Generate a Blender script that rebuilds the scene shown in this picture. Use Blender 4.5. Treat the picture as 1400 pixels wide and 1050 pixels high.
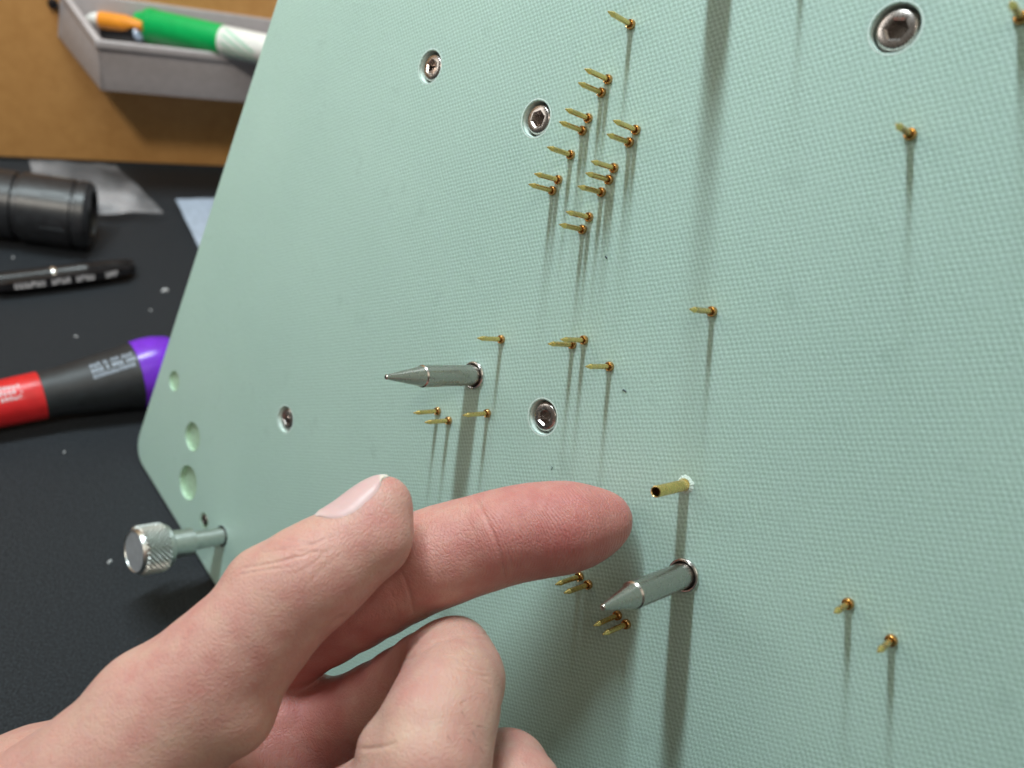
import bpy, bmesh, math, random
import numpy as np
from mathutils import Matrix, Vector

random.seed(7)
rng = np.random.default_rng(7)
sc = bpy.context.scene
for o in list(bpy.data.objects):
    bpy.data.objects.remove(o)

# ---------------------------------------------------------------- view geometry (units: centimetres)
F = 1120.0                                   # focal length in photo pixels (1400 wide)
def nz(a):
    a = np.array(a, float)
    return a / np.linalg.norm(a)
n = nz([967.8, -32.9, F])                    # into the plate, camera axes: x right, y down, z forward
v = nz([0.62285, 0.58356, -0.52107])         # along the plate's lower edge
v = nz(v - (v @ n) * n)
u = np.cross(n, v)                           # down along the plate's side edge
if u[1] < 0: u = -u
t_wall = nz([0.84504, -0.09600, 0.52602])
g = np.cross(t_wall, v); g = nz(g if g[1] > 0 else -g)      # gravity
t_wall = nz(t_wall - (t_wall @ g) * g)
bn = np.cross(t_wall, g); bn = bn if bn[2] < 0 else -bn     # out of the back board
D_PLATE = 13.2
def ray(p): return np.array([(p[0] - 700) / F, (p[1] - 525) / F, 1.0])
def onplate(p):
    r = ray(p); return r * D_PLATE / (n @ r)
H_DESK = float(g @ onplate((289, 794))) + 0.05
Zw = -g
Xw = nz(np.array([1., 0, 0]) - g[0] * g)
Yw = np.cross(Zw, Xw)
R = np.array([Xw, Yw, Zw])
OFF = np.array([0, 0, H_DESK])
def W(X): return R @ np.asarray(X, float) + OFF
def at(p, z): return ray(p) * z
def ondesk(p, e=0.0):
    r = ray(p); return r * (H_DESK - e) / (g @ r)

# ---------------------------------------------------------------- camera
cam = bpy.data.cameras.new('camera')
cam_o = bpy.data.objects.new('camera', cam)
sc.collection.objects.link(cam_o)
Mc = np.eye(4)
Mc[:3, 0] = R @ [1, 0, 0]; Mc[:3, 1] = R @ [0, -1, 0]; Mc[:3, 2] = R @ [0, 0, -1]; Mc[:3, 3] = W([0, 0, 0])
cam_o.matrix_world = Matrix(Mc.tolist())
cam.sensor_width = 36.0
cam.lens = 36.0 * F / 1400.0
cam.clip_start = 0.1; cam.clip_end = 2000
cam.dof.use_dof = True
cam.dof.focus_distance = 16.0
cam.dof.aperture_fstop = cam.lens * 1e-3 / (2 * 0.094)
sc.camera = cam_o

# ---------------------------------------------------------------- light
world = bpy.data.worlds.new('World'); sc.world = world
world.use_nodes = True
bg = world.node_tree.nodes['Background']
bg.inputs[0].default_value = (1.0, 0.93, 0.78, 1)
bg.inputs[1].default_value = 0.13

def area(name, pos, target, sx, sy, power, col, xaxis=None):
    l = bpy.data.lights.new(name, 'AREA'); l.shape = 'RECTANGLE'; l.size = sx; l.size_y = sy
    l.energy = power; l.color = col
    o = bpy.data.objects.new(name, l); sc.collection.objects.link(o)
    p = W(pos); z = nz(p - W(target))
    x = R @ np.asarray(xaxis, float); x = nz(x - (x @ z) * z); y = np.cross(z, x)
    M = np.eye(4); M[:3, 0] = x; M[:3, 1] = y; M[:3, 2] = z; M[:3, 3] = p
    o.matrix_world = Matrix(M.tolist())
    return o
s_dir = np.array([-0.05, 0.995, 0.07])
L_dir = nz(s_dir + 0.42 * n)
key_pos = onplate((974, 426)) - 58 * L_dir
area('bench_light', key_pos, onplate((974, 426)), 40, 2.8, 45500, (0.84, 0.97, 1.0), n)          # LED bar over the bench
area('fill_light', np.array([75., -62., -130.]), np.array([-8., 0, 30.]), 180, 110, 66000, (1.0, 0.93, 0.77), t_wall)  # added soft fill behind the camera, mainly to brighten the back board

area('window_light', np.array([-120., -75., 15.]), np.array([0., 0, 18.]), 90, 70, 80000, (0.98, 1.0, 0.95), np.array([0., 0, 1.]))

lamp = bpy.data.lights.new('board_fill_spot', 'SPOT'); lamp.energy = 420000; lamp.color = (1.0, 0.93, 0.82)  # added unseen spot that brightens board, tray and the plate's left side
lamp.spot_size = math.radians(22); lamp.spot_blend = 1.0; lamp.shadow_soft_size = 9
lamp_o = bpy.data.objects.new('board_fill_spot', lamp); sc.collection.objects.link(lamp_o)
lp, lt = W([-2., -36., -124.]), W([-22., -16., 45.])
lamp_o.location = lp; lamp_o.rotation_euler = Vector(lt - lp).to_track_quat('-Z', 'Y').to_euler()

vs = sc.view_settings
vs.view_transform = 'Standard'; vs.look = 'None'; vs.exposure = 0.04; vs.gamma = 1.0
vs.use_curve_mapping = False
sc.render.engine = 'CYCLES'
sc.cycles.max_bounces = 6; sc.cycles.diffuse_bounces = 3; sc.cycles.glossy_bounces = 3; sc.cycles.transmission_bounces = 2; sc.cycles.transparent_max_bounces = 6

# ---------------------------------------------------------------- materials
def new_mat(name):
    m = bpy.data.materials.new(name); m.use_nodes = True
    nt = m.node_tree; b = nt.nodes['Principled BSDF']
    return m, nt, b
def lin(r, gg, b):
    f = lambda c: (c / 255 / 12.92) if c / 255 <= 0.04045 else ((c / 255 + 0.055) / 1.055) ** 2.4
    return (f(r), f(gg), f(b), 1)
def coords(nt, kind='Object', scale=(1, 1, 1)):
    tc = nt.nodes.new('ShaderNodeTexCoord'); mp = nt.nodes.new('ShaderNodeMapping')
    mp.inputs['Scale'].default_value = scale
    nt.links.new(tc.outputs[kind], mp.inputs['Vector'])
    return mp.outputs['Vector']
def noise(nt, vec, scale, detail=4, rough=0.5):
    nd = nt.nodes.new('ShaderNodeTexNoise'); nd.inputs['Scale'].default_value = scale
    nd.inputs['Detail'].default_value = detail; nd.inputs['Roughness'].default_value = rough
    if vec is not None: nt.links.new(vec, nd.inputs['Vector'])
    return nd.outputs['Fac']
def math_(nt, op, a, b=None, c=None):
    nd = nt.nodes.new('ShaderNodeMath'); nd.operation = op
    for i, x in enumerate((a, b, c)):
        if x is None: continue
        if isinstance(x, (int, float)): nd.inputs[i].default_value = x
        else: nt.links.new(x, nd.inputs[i])
    return nd.outputs[0]
def ramp(nt, fac, stops):
    nd = nt.nodes.new('ShaderNodeValToRGB')
    while len(nd.color_ramp.elements) < len(stops): nd.color_ramp.elements.new(0.5)
    for e, (p, c) in zip(nd.color_ramp.elements, stops):
        e.position = p; e.color = c
    nt.links.new(fac, nd.inputs[0])
    return nd.outputs[0]
def mix(nt, fac, a, b, mode='MIX'):
    nd = nt.nodes.new('ShaderNodeMix'); nd.data_type = 'RGBA'; nd.blend_type = mode
    if isinstance(fac, (int, float)): nd.inputs[0].default_value = fac
    else: nt.links.new(fac, nd.inputs[0])
    for i, x in ((6, a), (7, b)):
        if isinstance(x, tuple): nd.inputs[i].default_value = x
        else: nt.links.new(x, nd.inputs[i])
    return nd.outputs[2]
def bump(nt, b, height, strength, dist):
    nd = nt.nodes.new('ShaderNodeBump'); nd.inputs['Strength'].default_value = strength
    nd.inputs['Distance'].default_value = dist
    nt.links.new(height, nd.inputs['Height']); nt.links.new(nd.outputs[0], b.inputs['Normal'])
    return nd
def simple(name, col, rough=0.5, metal=0.0, var=0.12, nscale=3.0, bstr=0.0, bscale=40, spec=0.5):
    m, nt, b = new_mat(name)
    b.inputs['Roughness'].default_value = rough; b.inputs['Metallic'].default_value = metal
    b.inputs['Specular IOR Level'].default_value = spec
    vec = coords(nt)
    f = noise(nt, vec, nscale)
    dark = tuple(c * (1 - var) for c in col[:3]) + (1,); lite = tuple(min(1, c * (1 + var)) for c in col[:3]) + (1,)
    nt.links.new(ramp(nt, f, [(0.3, dark), (0.7, lite)]), b.inputs['Base Color'])
    r = math_(nt, 'MULTIPLY_ADD', noise(nt, vec, nscale * 4), 0.16, max(0.02, rough - 0.08))
    nt.links.new(r, b.inputs['Roughness'])
    if bstr: bump(nt, b, noise(nt, vec, bscale, 3), bstr, 0.02)
    return m

MAT = {}
# glass-epoxy laminate
m, nt, b = new_mat('laminate'); MAT['laminate'] = m
vec = coords(nt)
def weave(nt, vec, pitch):
    wob = nt.nodes.new('ShaderNodeTexNoise'); wob.inputs['Scale'].default_value = 2.1; wob.inputs['Detail'].default_value = 6; wob.inputs['Roughness'].default_value = 0.68
    nt.links.new(vec, wob.inputs['Vector'])
    va = nt.nodes.new('ShaderNodeVectorMath'); va.operation = 'MULTIPLY_ADD'
    nt.links.new(wob.outputs['Color'], va.inputs[0]); va.inputs[1].default_value = (0.07, 0.07, 0); nt.links.new(vec, va.inputs[2])
    sp = nt.nodes.new('ShaderNodeSeparateXYZ'); nt.links.new(va.outputs[0], sp.inputs[0])
    k = math.pi / pitch
    sx = math_(nt, 'SINE', math_(nt, 'MULTIPLY', sp.outputs[0], k)); sy = math_(nt, 'SINE', math_(nt, 'MULTIPLY', sp.outputs[1], k * 1.30))
    return math_(nt, 'MULTIPLY_ADD', math_(nt, 'MULTIPLY', sx, sy), 0.5, 0.5)
wv = weave(nt, vec, 0.070)
fine = noise(nt, coords(nt, scale=(1.0, 0.42, 1.0)), 42, 3, 0.7)
amp = math_(nt, 'MULTIPLY_ADD', noise(nt, vec, 1.7, 4, 0.7), 0.55, 0.10)
wv2 = math_(nt, 'MULTIPLY_ADD', fine, 1.0, math_(nt, 'MULTIPLY_ADD', math_(nt, 'SUBTRACT', wv, 0.5), amp, 0.25))
clouds = noise(nt, vec, 0.22, 5, 0.6)
base = ramp(nt, clouds, [(0.25, (0.325, 0.492, 0.425, 1)), (0.75, (0.392, 0.566, 0.492, 1))])
c2 = mix(nt, math_(nt, 'MULTIPLY', math_(nt, 'SUBTRACT', wv2, 0.58), 1.6), base, (0.66, 0.87, 0.81, 1))
c3 = mix(nt, ramp(nt, wv2, [(0.42, (0.4, 0.4, 0.4, 1)), (0.66, (0, 0, 0, 1))]), c2, (0.25, 0.41, 0.345, 1))
smudge = ramp(nt, noise(nt, vec, 0.9, 6, 0.65), [(0.60, (0, 0, 0, 1)), (0.78, (0.38, 0.38, 0.38, 1))])
c4 = mix(nt, smudge, c3, (0.26, 0.39, 0.34, 1))
nt.links.new(c4, b.inputs['Base Color'])
b.inputs['Roughness'].default_value = 0.46
b.inputs['Specular IOR Level'].default_value = 0.5
b.subsurface_method = 'BURLEY'
b.inputs['Subsurface Weight'].default_value = 0.30
b.inputs['Subsurface Radius'].default_value = (0.7, 1.0, 0.55)
b.inputs['Subsurface Scale'].default_value = 0.30
bump(nt, b, wv2, 0.4, 0.012)

MAT['laminate_cut'] = simple('laminate_cut', (0.40, 0.58, 0.50, 1), 0.6, var=0.1, nscale=9, bstr=0.3, bscale=60)
MAT['laminate_chipped'] = simple('laminate_chipped', (0.70, 0.84, 0.79, 1), 0.7, var=0.12, nscale=25, bstr=0.5, bscale=40)
MAT['laminate_floor'] = simple('laminate_floor', (0.42, 0.60, 0.44, 1), 0.5, var=0.15, nscale=6)

def metal(name, col, rough, streak=0.0, var=0.15, nscale=8):
    m, nt, b = new_mat(name)
    b.inputs['Metallic'].default_value = 1.0
    vec = coords(nt)
    f = noise(nt, vec, nscale, 5, 0.6)
    nt.links.new(ramp(nt, f, [(0.3, tuple(c * (1 - var) for c in col[:3]) + (1,)), (0.7, col)]), b.inputs['Base Color'])
    nt.links.new(math_(nt, 'MULTIPLY_ADD', noise(nt, vec, nscale * 2.3, 4), 0.22, rough - 0.11), b.inputs['Roughness'])
    if streak:
        v2 = coords(nt, scale=(3, 3, 90))
        bump(nt, b, noise(nt, v2, 2.0, 2), streak, 0.004)
    return m
MAT['gold'] = metal('gold', (0.88, 0.62, 0.23, 1), 0.27, 0.0, 0.12, 5)
MAT['gold_collar'] = metal('gold_collar', (0.74, 0.42, 0.18, 1), 0.26, var=0.4, nscale=30)
MAT['steel'] = metal('steel', (0.46, 0.42, 0.39, 1), 0.27, 0.0, 0.08, 2.0)
MAT['steel_head'] = metal('steel_head', (0.56, 0.50, 0.47, 1), 0.28, var=0.3, nscale=14)
MAT['steel_bright'] = metal('steel_bright', (0.72, 0.70, 0.68, 1), 0.22)
MAT['aluminium'] = metal('aluminium', (0.66, 0.68, 0.66, 1), 0.34, 0.1)
MAT['dirty_steel'] = metal('dirty_steel', (0.30, 0.27, 0.25, 1), 0.42, var=0.7, nscale=18)
MAT['dark'] = simple('dark', (0.012, 0.012, 0.013, 1), 0.6)

# black desk mat
m, nt, b = new_mat('desk_mat'); MAT['desk_mat'] = m
vec = coords(nt)
grain = noise(nt, vec, 16, 4, 0.7)
big = noise(nt, vec, 0.12, 5, 0.6)
col = ramp(nt, grain, [(0.42, (0.008, 0.010, 0.013, 1)), (0.68, (0.042, 0.049, 0.060, 1))])
dust = ramp(nt, noise(nt, vec, 7.0, 6, 0.75), [(0.66, (0, 0, 0, 1)), (0.80, (0.5, 0.5, 0.5, 1))])
nt.links.new(mix(nt, math_(nt, 'MULTIPLY', dust, big), col, (0.12, 0.12, 0.12, 1)), b.inputs['Base Color'])
nt.links.new(math_(nt, 'MULTIPLY_ADD', big, 0.25, 0.42), b.inputs['Roughness'])
b.inputs['Specular IOR Level'].default_value = 0.35
bump(nt, b, grain, 1.0, 0.06)

# tan hardboard
m, nt, b = new_mat('hardboard'); MAT['hardboard'] = m
vec = coords(nt)
f = noise(nt, vec, 1.2, 8, 0.7)
nt.links.new(ramp(nt, f, [(0.25, (0.58, 0.290, 0.090, 1)), (0.75, (0.72, 0.390, 0.140, 1))]), b.inputs['Base Color'])
b.inputs['Roughness'].default_value = 0.55
bump(nt, b, noise(nt, vec, 30, 3), 0.2, 0.02)

MAT['tray_plastic'] = simple('tray_plastic', (0.42, 0.39, 0.405, 1), 0.45, var=0.06)
MAT['green_plastic'] = simple('green_plastic', (0.0, 0.36, 0.085, 1), 0.30, var=0.06)
MAT['white_plastic'] = simple('white_plastic', (0.74, 0.74, 0.72, 1), 0.4, var=0.06)
MAT['orange_plastic'] = simple('orange_plastic', (0.75, 0.27, 0.02, 1), 0.4, var=0.08)
MAT['black_plastic'] = simple('black_plastic', (0.010, 0.010, 0.012, 1), 0.32, var=0.3)
MAT['black_metal'] = simple('black_metal', (0.020, 0.022, 0.026, 1), 0.36, var=0.3, bstr=0.1)
MAT['black_rubber'] = simple('black_rubber', (0.016, 0.019, 0.023, 1), 0.5, var=0.25, bstr=0.2)
MAT['red_plastic'] = simple('red_plastic', (0.60, 0.018, 0.022, 1), 0.33, var=0.1)
MAT['purple_plastic'] = simple('purple_plastic', (0.17, 0.028, 0.58, 1), 0.25, var=0.1)
MAT['print'] = simple('print', (0.62, 0.62, 0.66, 1), 0.5, var=0.1)
MAT['green_print'] = simple('green_print', (0.10, 0.50, 0.30, 1), 0.5, var=0.1)
MAT['paper'] = simple('paper', (0.36, 0.42, 0.52, 1), 0.5, var=0.12)
MAT['crumb'] = simple('crumb', (0.45, 0.46, 0.48, 1), 0.6)
MAT['lint_blue'] = simple('lint_blue', (0.015, 0.02, 0.05, 1), 0.8)
MAT['lens'] = simple('lens', (0.45, 0.55, 0.75, 1), 0.15, var=0.1)
m, nt, b = new_mat('clear_film'); MAT['clear_film'] = m
b.inputs['Base Color'].default_value = (0.80, 0.78, 0.82, 1); b.inputs['Roughness'].default_value = 0.25
vec = coords(nt)
nt.links.new(ramp(nt, noise(nt, vec, 0.45, 2, 0.4), [(0.35, (0.04, 0.04, 0.04, 1)), (0.5, (0.11, 0.11, 0.11, 1)), (0.62, (0.26, 0.26, 0.26, 1))]), b.inputs['Alpha'])
bump(nt, b, noise(nt, vec, 1.6, 5), 0.8, 0.3)

# ---------------------------------------------------------------- object helpers
def link(o): sc.collection.objects.link(o); return o
def tag(o, label=None, cat=None, group=None, kind=None):
    if label: o['label'] = label
    if cat: o['category'] = cat
    if group: o['group'] = group
    if kind: o['kind'] = kind
    return o
def mesh_obj(name, verts, faces, mat, parent=None, smooth=False, matrix=None, sharp=None):
    me = bpy.data.meshes.new(name); me.from_pydata([tuple(map(float, x)) for x in verts], [], faces)
    me.update()
    bm = bmesh.new(); bm.from_mesh(me); bmesh.ops.recalc_face_normals(bm, faces=bm.faces); bm.to_mesh(me); bm.free()
    me.materials.append(mat)
    if smooth:
        for p in me.polygons: p.use_smooth = True
        me.set_sharp_from_angle(angle=math.radians(sharp or 35))
    o = link(bpy.data.objects.new(name, me))
    if parent: o.parent = parent
    if matrix is not None: o.matrix_local = matrix
    return o
def lathe(prof, seg=32, hole=False):
    """profile (radius, height) turned round local Z; radius 0 closes to a point."""
    V, Fc, rings = [], [], []
    for r, z in prof:
        if r < 1e-6:
            V.append((0, 0, z)); rings.append([len(V) - 1])
        else:
            base = len(V)
            for i in range(seg):
                a = 2 * math.pi * i / seg; V.append((r * math.cos(a), r * math.sin(a), z))
            rings.append(list(range(base, base + seg)))
    for A, B in zip(rings, rings[1:]):
        if len(A) == 1 and len(B) == 1: continue
        for i in range(seg):
            j = (i + 1) % seg
            if len(A) == 1: Fc.append((A[0], B[i], B[j]))
            elif len(B) == 1: Fc.append((A[i], A[j], B[0]))
            else: Fc.append((A[i], A[j], B[j], B[i]))
    return V, Fc
def frame(X, xa, ya, za):
    M = np.eye(4); M[:3, 0] = R @ xa; M[:3, 1] = R @ ya; M[:3, 2] = R @ za; M[:3, 3] = W(X)
    return Matrix(M.tolist())
def axis_frame(A, B):
    z = nz(np.asarray(B) - np.asarray(A)); x = np.cross(z, g)
    x = nz(x); y = np.cross(z, x)
    return frame(A, x, y, z)
def empty(name, matrix):
    o = link(bpy.data.objects.new(name, None)); o.empty_display_size = 0.5; o.matrix_world = matrix; return o
PX, PY, PZ = v, -u, -n
if np.cross(PX, PY) @ PZ < 0: PY = u
def pf(p): return frame(onplate(p), PX, PY, PZ)
CORNER = onplate((183, 614))
MP = frame(CORNER, PX, PY, PZ)
def pl(p):
    X = onplate(p) - CORNER; return np.array([X @ PX, X @ PY])
upw = 1 if (PY @ -u) > 0 else -1

# ---------------------------------------------------------------- setting: desk, back board
def quad_sheet(name, pts, mat): return mesh_obj(name, [W(p) for p in pts], [(0, 1, 2, 3)], mat)
desk = mesh_obj('desk_surface', [(-120, -60, 0), (120, -60, 0), (120, 130, 0), (-120, 130, 0)], [(0, 1, 2, 3)], MAT['desk_mat'])
tag(desk, kind='structure')

B0 = ondesk((150, 221), 0.25)
def onboard(p, off=0.0):
    r = ray(p); return r * (bn @ B0 + off) / (bn @ r)
def hexa(name, c8, mat, parent=None, bev=0.0, matrix=None):
    """box from 8 corners: bottom 0-3, top 4-7 (given in camera axes)"""
    Minv = None
    V = [W(c) for c in c8]
    if parent is not None:
        Mi = np.array(parent.matrix_world.inverted()); V = [(Mi @ np.append(x, 1))[:3] for x in V]
    Fc = [(0, 1, 2, 3), (4, 5, 6, 7), (0, 1, 5, 4), (1, 2, 6, 5), (2, 3, 7, 6), (3, 0, 4, 7)]
    o = mesh_obj(name, V, Fc, mat, parent)
    if bev:
        bm = bmesh.new(); bm.from_mesh(o.data)
        bmesh.ops.bevel(bm, geom=list(bm.edges), offset=bev, segments=3, profile=0.5, affect='EDGES')
        bm.to_mesh(o.data); bm.free()
        for p in o.data.polygons: p.use_smooth = True
        o.data.set_sharp_from_angle(angle=math.radians(40))
    return o
def slab(origin, ax, ay, az, x0, x1, y0, y1, z0, z1):
    f = lambda x, y, z: origin + x * ax + y * ay + z * az
    return [f(x0, y0, z0), f(x1, y0, z0), f(x1, y1, z0), f(x0, y1, z0), f(x0, y0, z1), f(x1, y0, z1), f(x1, y1, z1), f(x0, y1, z1)]
board = hexa('back_board', slab(B0, t_wall, -g, bn, -40, 60, 0, 45, -0.6, 0), MAT['hardboard'], None, 0.08)
tag(board, 'tan hardboard panel standing upright behind the desk', 'board')

# ---------------------------------------------------------------- laminate plate with real holes
A1, BH = 34.0, 30.0
rad = 0.75
outline = []
for (cx, cy, a0) in ((rad, rad, 180), (A1 - rad, rad, 270), (A1 - rad, BH - rad, 0), (rad, BH - rad, 90)):
    for k in range(9):
        a = math.radians(a0 + k * 90 / 8); outline.append((cx + rad * math.cos(a), (cy + rad * math.sin(a))))
yoff = -0.12
TH = 0.95
ch = 0.08
loops = [(0.0, -TH), (0.0, -ch), (-ch * 0.3, -ch * 0.3), (-ch, 0.0)]
cxm, cym = A1 / 2, BH / 2
V, Fc = [], []
N = len(outline)
for off, z in loops:
    for (x, y) in outline:
        sx = x + (-off if x < cxm else off); sy = y + (-off if y < cym else off)
        V.append((sx, (sy + yoff) * upw, z))
for k in range(len(loops) - 1):
    for i in range(N):
        j = (i + 1) % N; Fc.append((k * N + i, k * N + j, (k + 1) * N + j, (k + 1) * N + i))
Fc.append(tuple(range(N))); Fc.append(tuple(range((len(loops) - 1) * N, len(loops) * N)))
plate = mesh_obj('laminate_plate', V, Fc, MAT['laminate'], None, matrix=MP)

screws = [  # pixel of the hole's centre, label
    ((588, 91), 0.285, 'socket head screw nearest the tray, upper left on the green plate'),
    ((733, 162), 0.290, 'socket head screw just left of the dense pin cluster'),
    ((1224, 38), 0.295, 'large looking socket head screw in the upper right corner of the picture'),
    ((742, 570), 0.285, 'socket head screw above the pointing fingertip'),
    ((390, 573), 0.290, 'small looking socket head screw far left between thumb and round dimples'),
]
dimples = [((238, 521), 0.33, 0.09), ((263, 597), 0.46, 0.13), ((257, 660), 0.56, 0.16)]
cutters = []
for p, r, lab in screws: cutters.append((pl(p), 0.365, 0.42))
for p, r, dep in dimples: cutters.append((pl(p), r, dep))
cutters.append((pl((279, 712)), 0.24, 0.2))
bmc = bmesh.new()
for (xy, r, dep) in cutters:
    Vc, Fcc = lathe([(0, -dep - 0.06), (r, -dep - 0.06), (r, 0.2), (0, 0.2)], 48)
    vs_ = [bmc.verts.new((a + xy[0], b_ + xy[1], c)) for a, b_, c in Vc]
    for fcc in Fcc: bmc.faces.new([vs_[i] for i in fcc])
bmesh.ops.recalc_face_normals(bmc, faces=bmc.faces)
mec = bpy.data.meshes.new('cut'); bmc.to_mesh(mec); bmc.free()
mec.materials.append(MAT['laminate_cut'])
cut = link(bpy.data.objects.new('cut', mec)); cut.matrix_world = MP
md = plate.modifiers.new('holes', 'BOOLEAN'); md.object = cut; md.operation = 'DIFFERENCE'; md.solver = 'EXACT'
bpy.context.view_layer.update()
dg = bpy.context.evaluated_depsgraph_get()
newme = bpy.data.meshes.new_from_object(plate.evaluated_get(dg))
plate.modifiers.clear(); plate.data = newme
bpy.data.objects.remove(cut)
tag(plate, 'pale green woven glass laminate plate leaning upright on the desk', 'plate')

def lining(name, xy, r, dep, wall, lipw=0.05):
    """machined wall of a hole with a broken, paler lip"""
    V, Fc = lathe([(r + lipw, 0.003), (r + 0.4 * lipw, 0.004), (r - 0.006, -0.045), (r - 0.012, -dep), (r * 0.6, -dep - 0.01), (0, -dep - 0.012)], 40)
    V = [(x + xy[0], y + xy[1], z) for x, y, z in V]
    return mesh_obj(name, V, Fc, wall, plate, smooth=True)
for p, r, lab in screws: lining('counterbore', pl(p), 0.365, 0.30, MAT['laminate_chipped'], 0.04)
for p, r, dep in dimples: lining('dimple', pl(p), r, dep, MAT['laminate_floor'], 0.03)
lining('screw_pocket', pl((279, 712)), 0.24, 0.2, MAT['laminate_floor'], 0.03)

# ---------------------------------------------------------------- socket head screws
def screw_mesh(hr, hexr, top, depth=0.22):
    """cap head with a hexagonal socket"""
    seg = 48
    V, Fc, rings = [], [], []
    def ring(rf, z):
        b0 = len(V)
        for i in range(seg):
            a = 2 * math.pi * i / seg; r = rf(a); V.append((r * math.cos(a), r * math.sin(a), z))
        rings.append(range(b0, b0 + seg))
    hexf = lambda s: (lambda a: s * hexr * math.cos(math.pi / 6) / math.cos((a % (math.pi / 3)) - math.pi / 6))
    c = lambda r: (lambda a: r)
    for rf, z in ((c(hr), top - 0.28), (c(hr), top - 0.05), (c(hr - 0.02), top - 0.018), (c(hr - 0.055), top),
                  (hexf(1.22), top), (hexf(1.0), top - 0.03), (hexf(0.98), top - depth)): ring(rf, z)
    for A, B in zip(rings, rings[1:]):
        for i in range(seg):
            j = (i + 1) % seg; Fc.append((A[i], A[j], B[j], B[i]))
    Fc.append(tuple(rings[-1]))
    V.append((0, 0, top - 0.28)); k = len(V) - 1
    for i in range(seg): Fc.append((rings[0][i], rings[0][(i + 1) % seg], k))
    return V, Fc
for i, (p, hr, lab) in enumerate(screws):
    e = empty('socket_screw', pf(p))
    hr += 0.022
    V, Fc = screw_mesh(hr, 0.155, -0.05)
    h = mesh_obj('screw_head', V, Fc, MAT['steel_head'], e, smooth=True, matrix=Matrix.Rotation(i * 0.7, 4, 'Z'))
    V, Fc = lathe([(0, -0.316), (0.10, -0.316), (0.10, -0.31), (0, -0.31)], 16)
    mesh_obj('socket_floor', V, Fc, MAT['steel_head'], e)
    V, Fc = lathe([(hr - 0.05, -0.292), (hr + 0.02, -0.292), (hr + 0.02, -0.27), (hr - 0.05, -0.27), (hr - 0.05, -0.292)], 32)
    mesh_obj('washer', V, Fc, MAT['steel'], e, smooth=True)
    tag(e, lab, 'screw', 'socket head screws in the plate')
e = empty('set_screw', pf((279, 711)))
V, Fc = screw_mesh(0.17, 0.085, 0.02, 0.12)
mesh_obj('screw_head', V, Fc, MAT['dirty_steel'], e, smooth=True)
V, Fc = lathe([(0, -0.1), (0.06, -0.1), (0.06, -0.085), (0, -0.085)], 12); mesh_obj('socket_floor', V, Fc, MAT['dirty_steel'], e)
tag(e, 'tiny grimy metal screw beside the knurled knob', 'screw')

# ---------------------------------------------------------------- gold spring pins
PINS = [
    ((863, 34), .77, 'lone gold pin above the dense pin cluster'),
    ((832, 109), .77, 'upper gold pin of the topmost pair in the dense cluster'),
    ((823, 127), .77, 'lower gold pin of the topmost pair in the dense cluster'),
    ((805, 162), .77, 'upper gold pin of the pair just right of the hex screw, in the dense cluster'),
    ((797, 179), .77, 'lower gold pin of the pair just right of the hex screw, in the dense cluster'),
    ((870, 178), .77, 'upper gold pin of the rightmost pair in the dense cluster'),
    ((861, 195), .77, 'lower gold pin of the rightmost pair in the dense cluster'),
    ((781, 212), .77, 'single gold pin in the middle left of the dense cluster'),
    ((840, 230), .77, 'top gold pin of the row of three in the dense cluster'),
    ((833, 246), .77, 'middle gold pin of the row of three in the dense cluster'),
    ((823, 263), .77, 'bottom gold pin of the row of three in the dense cluster'),
    ((764, 246), .77, 'upper gold pin of the leftmost pair in the dense cluster'),
    ((756, 261), .77, 'lower gold pin of the leftmost pair in the dense cluster'),
    ((806, 297), .77, 'upper gold pin of the lowest pair in the dense cluster'),
    ((797, 314), .77, 'lower gold pin of the lowest pair in the dense cluster'),
    ((1245, 184), .72, 'lone gold pin below the upper right hex screw'),
    ((974, 426), .80, 'lone gold pin at mid height right of the centre'),
    ((686, 464), .77, 'lone gold pin above the left steel guide pin'),
    ((799, 465), .77, 'farther gold pin of the overlapping pair above the fingertip screw'),
    ((783, 471), .80, 'nearer gold pin of the overlapping pair above the fingertip screw'),
    ((834, 501), .80, 'gold pin just below and right of the overlapping pair'),
    ((599, 562), .77, 'upper left gold pin of the three below the left guide pin'),
    ((614, 575), .77, 'lower gold pin of the three below the left guide pin'),
    ((667, 565), .79, 'right gold pin of the three below the left guide pin'),
    ((793, 788), .80, 'upper gold pin of the pair under the fingertip'),
    ((805, 799), .80, 'lower gold pin of the pair under the fingertip'),
    ((845, 841), .82, 'upper gold pin of the pair under the right guide pin'),
    ((857, 853), .82, 'lower gold pin of the pair under the right guide pin'),
    ((1160, 825), .66, 'left gold pin of the two at the lower right'),
    ((1219, 875), .68, 'right gold pin of the two at the lower right'),
    ((1396, 25), .72, 'gold pin cut off by the right edge at the top right corner'),
]
def pin_parts(L):
    r = 0.052
    pl_ = lathe([(r * 0.9, -0.2), (r, 0.05), (r, L - 0.17), (r * 1.04, L - 0.165), (r * 0.98, L - 0.155), (r * 0.45, L - 0.05), (0.012, L - 0.006), (0, L)], 20)
    col = lathe([(0.058, 0.045), (0.062, 0.07), (0.080, 0.078), (0.092, 0.062), (0.096, 0.035), (0.096, 0.0), (0.090, -0.15)], 24)
    return pl_, col
for p, L, lab in PINS:
    e = empty('spring_pin', pf(p))
    tl = Matrix.Rotation(math.radians(random.uniform(-0.8, 0.8)), 4, 'X') @ Matrix.Rotation(math.radians(random.uniform(-0.8, 0.8)), 4, 'Y')
    a, c = pin_parts(L)
    mesh_obj('plunger', *a, MAT['gold'], e, smooth=True, matrix=tl)
    mesh_obj('collar', *c, MAT['gold_collar'], e, smooth=True, sharp=50)
    tag(e, lab, 'pin', 'gold spring pins')
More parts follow.
